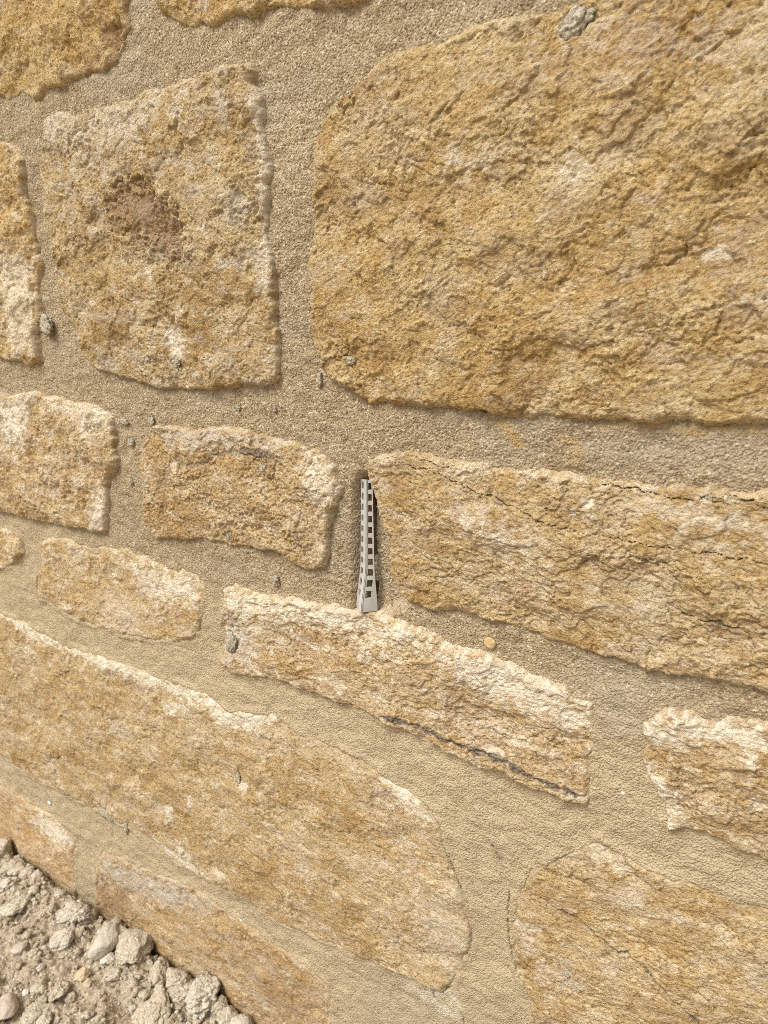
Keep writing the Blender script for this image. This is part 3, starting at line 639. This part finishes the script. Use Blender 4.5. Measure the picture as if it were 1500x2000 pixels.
def gz(xw, yw):
    return float(ground_h(np.array([[xw * MM]]), np.array([[yw * MM]]))[0, 0] - 16 * sst(-15, -1, np.float64(yw * MM)) - 3) / MM

TRACED = [   # px centre, width px, height px, material, name, category, label, roughness, facets, fine
 (207, 1815, 52, 84, M_COB, 'cobble', 'cobble', 'smooth pale grey egg shaped cobble standing against the wall foot', .10, .25, .03, 1.0),
 (270, 1818, 66, 78, M_CLOD, 'soil_clod', 'clod', 'big rounded tan clod right beside the pale cobble', .25, .2, .10, .8),
 (258, 1768, 32, 46, M_CLOD, 'soil_clod', 'clod', 'curled tan crust standing on the rounded clod beside the wall', .45, .2, .15, .8),
 (240, 1810, 34, 30, M_PALE, 'rubble_stone', 'stone', 'small angular stone wedged between the cobble and the rounded clod', .25, .5, .08, .9),
 (145, 1772, 68, 46, M_PALE, 'soil_clod', 'clod', 'knobbly pale clod up and left of the cobble', .4, .1, .22, .8),
 (120, 1827, 50, 32, M_PALE, 'rubble_stone', 'stone', 'small pale knobbly stone left of the cobble', .35, .3, .12, .8),
 (378, 1863, 52, 46, M_CLOD, 'soil_clod', 'clod', 'angular block of tan earth with a flat sunlit face by the wall', .2, .8, .06, .9),
 (428, 1892, 62, 66, M_PALE, 'soil_clod', 'clod', 'large crumbly cracked pale clod leaning on the wall foot', .3, .3, .2, .9),
 (331, 1852, 40, 30, M_CLOD, 'soil_clod', 'clod', 'lumpy tan clod just left of the angular earth block', .4, .2, .2, .8),
 (10, 1640, 36, 40, M_CLOD, 'soil_clod', 'clod', 'dark edged clod highest up at the left border', .3, .5, .1, .9),
 (26, 1672, 44, 34, M_CLOD, 'soil_clod', 'clod', 'tan clod second from the top along the left border', .35, .2, .15, .8),
 (50, 1687, 28, 26, M_CLOD, 'soil_clod', 'clod', 'round clod third from the top along the wall foot', .3, .2, .15, .8),
 (81, 1688, 20, 18, M_PINK, 'rubble_stone', 'stone', 'small pinkish pebble in the row of crumbs along the wall foot', .2, .3, .05, .8),
 (30, 1752, 46, 52, M_PALE, 'soil_clod', 'clod', 'flat pale clod near the left border', .3, .4, .1, .5),
 (10, 1708, 44, 30, M_PALE, 'soil_clod', 'clod', 'crumbly pale clod touching the left border', .35, .2, .2, .6),
 (10, 1952, 40, 52, M_PINK, 'rubble_stone', 'stone', 'pinkish grey angular stone at the lower left border', .2, .7, .04, .8),
 (38, 1846, 26, 20, M_PINK, 'rubble_stone', 'stone', 'flat pink sliver of stone lying on the soil at left', .2, .6, .04, .6),
 (160, 1886, 30, 30, M_ORANGE, 'rubble_stone', 'stone', 'small orange tinted stone below the cobble', .25, .6, .06, .8),
 (218, 1886, 36, 28, M_CLOD, 'rubble_stone', 'stone', 'flat tan wedge of stone below the cobble', .2, .6, .06, .6),
 (209, 1862, 28, 22, M_PALE, 'soil_clod', 'clod', 'small pale clod touching the bottom of the cobble', .3, .3, .12, .8),
 (295, 1945, 70, 110, M_CLOD, 'soil_clod', 'clod', 'long broken slab of tan soil at the bottom of the picture', .35, .3, .12, .45),
 (352, 1912, 60, 46, M_CLOD, 'soil_clod', 'clod', 'cracked brown clod below the angular earth block', .35, .4, .14, .7),
 (305, 1885, 34, 46, M_CLOD, 'soil_clod', 'clod', 'crumbly upright clod above the long soil slab', .4, .2, .2, .7),
 (478, 1977, 40, 30, M_PALE, 'rubble_stone', 'stone', 'oval pale stone lying alone near the bottom right of the soil', .15, .4, .06, .7),
 (477, 1928, 38, 42, M_CLOD, 'soil_clod', 'clod', 'rounded tan clod at the right end of the rubble by the wall', .3, .2, .15, .8),
 (443, 1932, 34, 34, M_CLOD, 'soil_clod', 'clod', 'small tan clod below the large crumbly clod', .3, .3, .15, .8),
 (48, 1923, 14, 14, M_WHITE, 'pebble', 'pebble', 'tiny white pebble on the soil, the left one of two', .15, .3, .03, .8),
 (65, 1914, 14, 16, M_COB, 'pebble', 'pebble', 'tiny pale grey pebble on the soil, the right one of two', .15, .3, .03, .8),
 (115, 1920, 26, 46, M_CLOD, 'soil_clod', 'clod', 'narrow standing tan clod on the open soil below the knobbly stone', .35, .3, .14, .7),
 (64, 1958, 34, 44, M_CLOD, 'soil_clod', 'clod', 'flat tan clod right of the pinkish border stone', .3, .4, .1, .5),
 (84, 1980, 26, 36, M_PALE, 'soil_clod', 'clod', 'pale leaning clod at the bottom left of the picture', .3, .4, .1, .6),
 (135, 1715, 24, 20, M_CLOD, 'soil_clod', 'clod', 'small clod tucked against the wedge shaped foot stone', .3, .3, .15, .8),
 (190, 1760, 30, 22, M_CLOD, 'soil_clod', 'clod', 'dark shaded clod between the knobbly clod and the wall', .3, .3, .15, .7),
 (150, 1812, 24, 22, M_CLOD, 'soil_clod', 'clod', 'small clod between the knobbly clod and the cobble', .3, .3, .15, .7),
 (168, 1912, 18, 18, M_ORANGE, 'rubble_stone', 'stone', 'little ochre stone just under the orange tinted one', .25, .6, .06, .8),
]
rocks = []
for i, (px, py, wpx, hpx, mat, name, cat, label, rough, facet, fine, tall) in enumerate(TRACED):
    gxw, gyw = ground_pt(px, py + hpx * .28, .004)
    s = math.dist((gxw, gyw, 0), (0, -DIST, CAMH)) / FPX
    a = wpx * s * .43
    # seen from above at a steep angle: the picture's height mixes depth on the ground and height
    b = hpx * s * .46; c = min(a, b) * tall * .85
    el = math.atan2(CAMH, math.hypot(gxw, gyw + DIST))
    bb = max(a * .55, b)
    gyw = min(gyw, -.012 - a * .35)
    o = lump(name, (gxw, gyw, gz(gxw, gyw) + c * .38), (a, bb, c), mat, 100 + i * 3, (R((i * 37) % 24 - 12), R((i * 53) % 20 - 10), YAW), sub=5 if wpx > 44 else 4, rough=rough * 1.35, facet=min(.9, facet + .35), fine=fine * 1.3, grit=.035 if mat in (M_CLOD, M_PALE) else .008)
    tag(o, label, cat); rocks.append((gxw, gyw, a))

# small loose clods: copies of eight shapes
proto = []
for k in range(8):
    m = [M_CLOD, M_CLOD, M_PALE, M_CLOD, M_SOIL, M_PALE, M_CLOD, M_SOIL][k]
    co, Fc = lump_co((.004, .0034, .0028), 400 + k * 5, .4, 3, .75, .2)
    proto.append(np_mesh('soil_crumb', co, np.zeros((0, 4), int), m, None, True, Fc))
rnd = random.Random(12); n_c = 0; tries = 0
while n_c < 250 and tries < 6000:
    tries += 1
    if rnd.random() < .4:
        xx = rnd.uniform(-.80, -.27); yy = rnd.uniform(-.04, -.008)
    else:
        xx = rnd.uniform(-.80, -.27); yy = rnd.uniform(-.26, -.01)
    v = np.array([xx, yy + DIST, -CAMH]); px = 750 + FPX * v.dot(_r) / v.dot(_d); py = 1000 - FPX * v.dot(_u) / v.dot(_d)
    if not (-20 < px < 640 and py < 2020): continue
    r = .0019 + .0042 * rnd.random() ** 2.4
    if any(math.hypot(xx - a, yy - b) < c * .8 + r * .6 for a, b, c in rocks): continue
    rocks.append((xx, yy, r))
    o = bpy.data.objects.new('soil_crumb', proto[rnd.randrange(8)]); o.location = (xx, yy, gz(xx, yy) + r * .3)
    o.scale = (r / .004, r / .004 * rnd.uniform(.8, 1.2), r / .004); o.rotation_euler = (rnd.uniform(-.4, .4), rnd.uniform(-.4, .4), rnd.uniform(0, 6.28))
    tag(link(o), 'small crumb of dry tan soil among the bigger clods on the ground', 'crumb', 'small soil crumbs scattered on the ground'); n_c += 1
# grit too fine to count
V, Fc = ico(1); cos = []; fcs = []; n = 0
for k in range(5200):
    xx = rnd.uniform(-.82, -.24); yy = rnd.uniform(-.27, .002); r = .0006 + .0016 * rnd.random() ** 3
    th = rnd.uniform(0, 6.28); cs, sn = math.cos(th), math.sin(th)
    vv = V * (1 + .25 * np.random.RandomState(k).normal(size=(len(V), 1)).clip(-1, 1)) * np.array([r, r * rnd.uniform(.6, 1), r * .7])
    vv = np.stack([vv[:, 0] * cs - vv[:, 1] * sn + xx, vv[:, 0] * sn + vv[:, 1] * cs + yy, vv[:, 2]], 1)
    cos.append((vv, xx, yy, r)); fcs.append(Fc + n); n += len(V)
zz = ground_h(np.array([[c[1] * MM for c in cos]]), np.array([[c[2] * MM for c in cos]]))[0]
zz = zz - 16 * sst(-15, -1, np.array([c[2] * MM for c in cos])) - 3
allc = np.concatenate([c[0] + np.array([0, 0, zz[i] / MM + c[3] * .2]) for i, c in enumerate(cos)])
me = np_mesh('grit', allc, np.zeros((0, 4), int), M_PALE, None, False, np.concatenate(fcs))
g = bpy.data.objects.new('grit', me); link(g)
tag(g, 'fine pale grit strewn over the dry soil', 'grit', None, 'stuff')
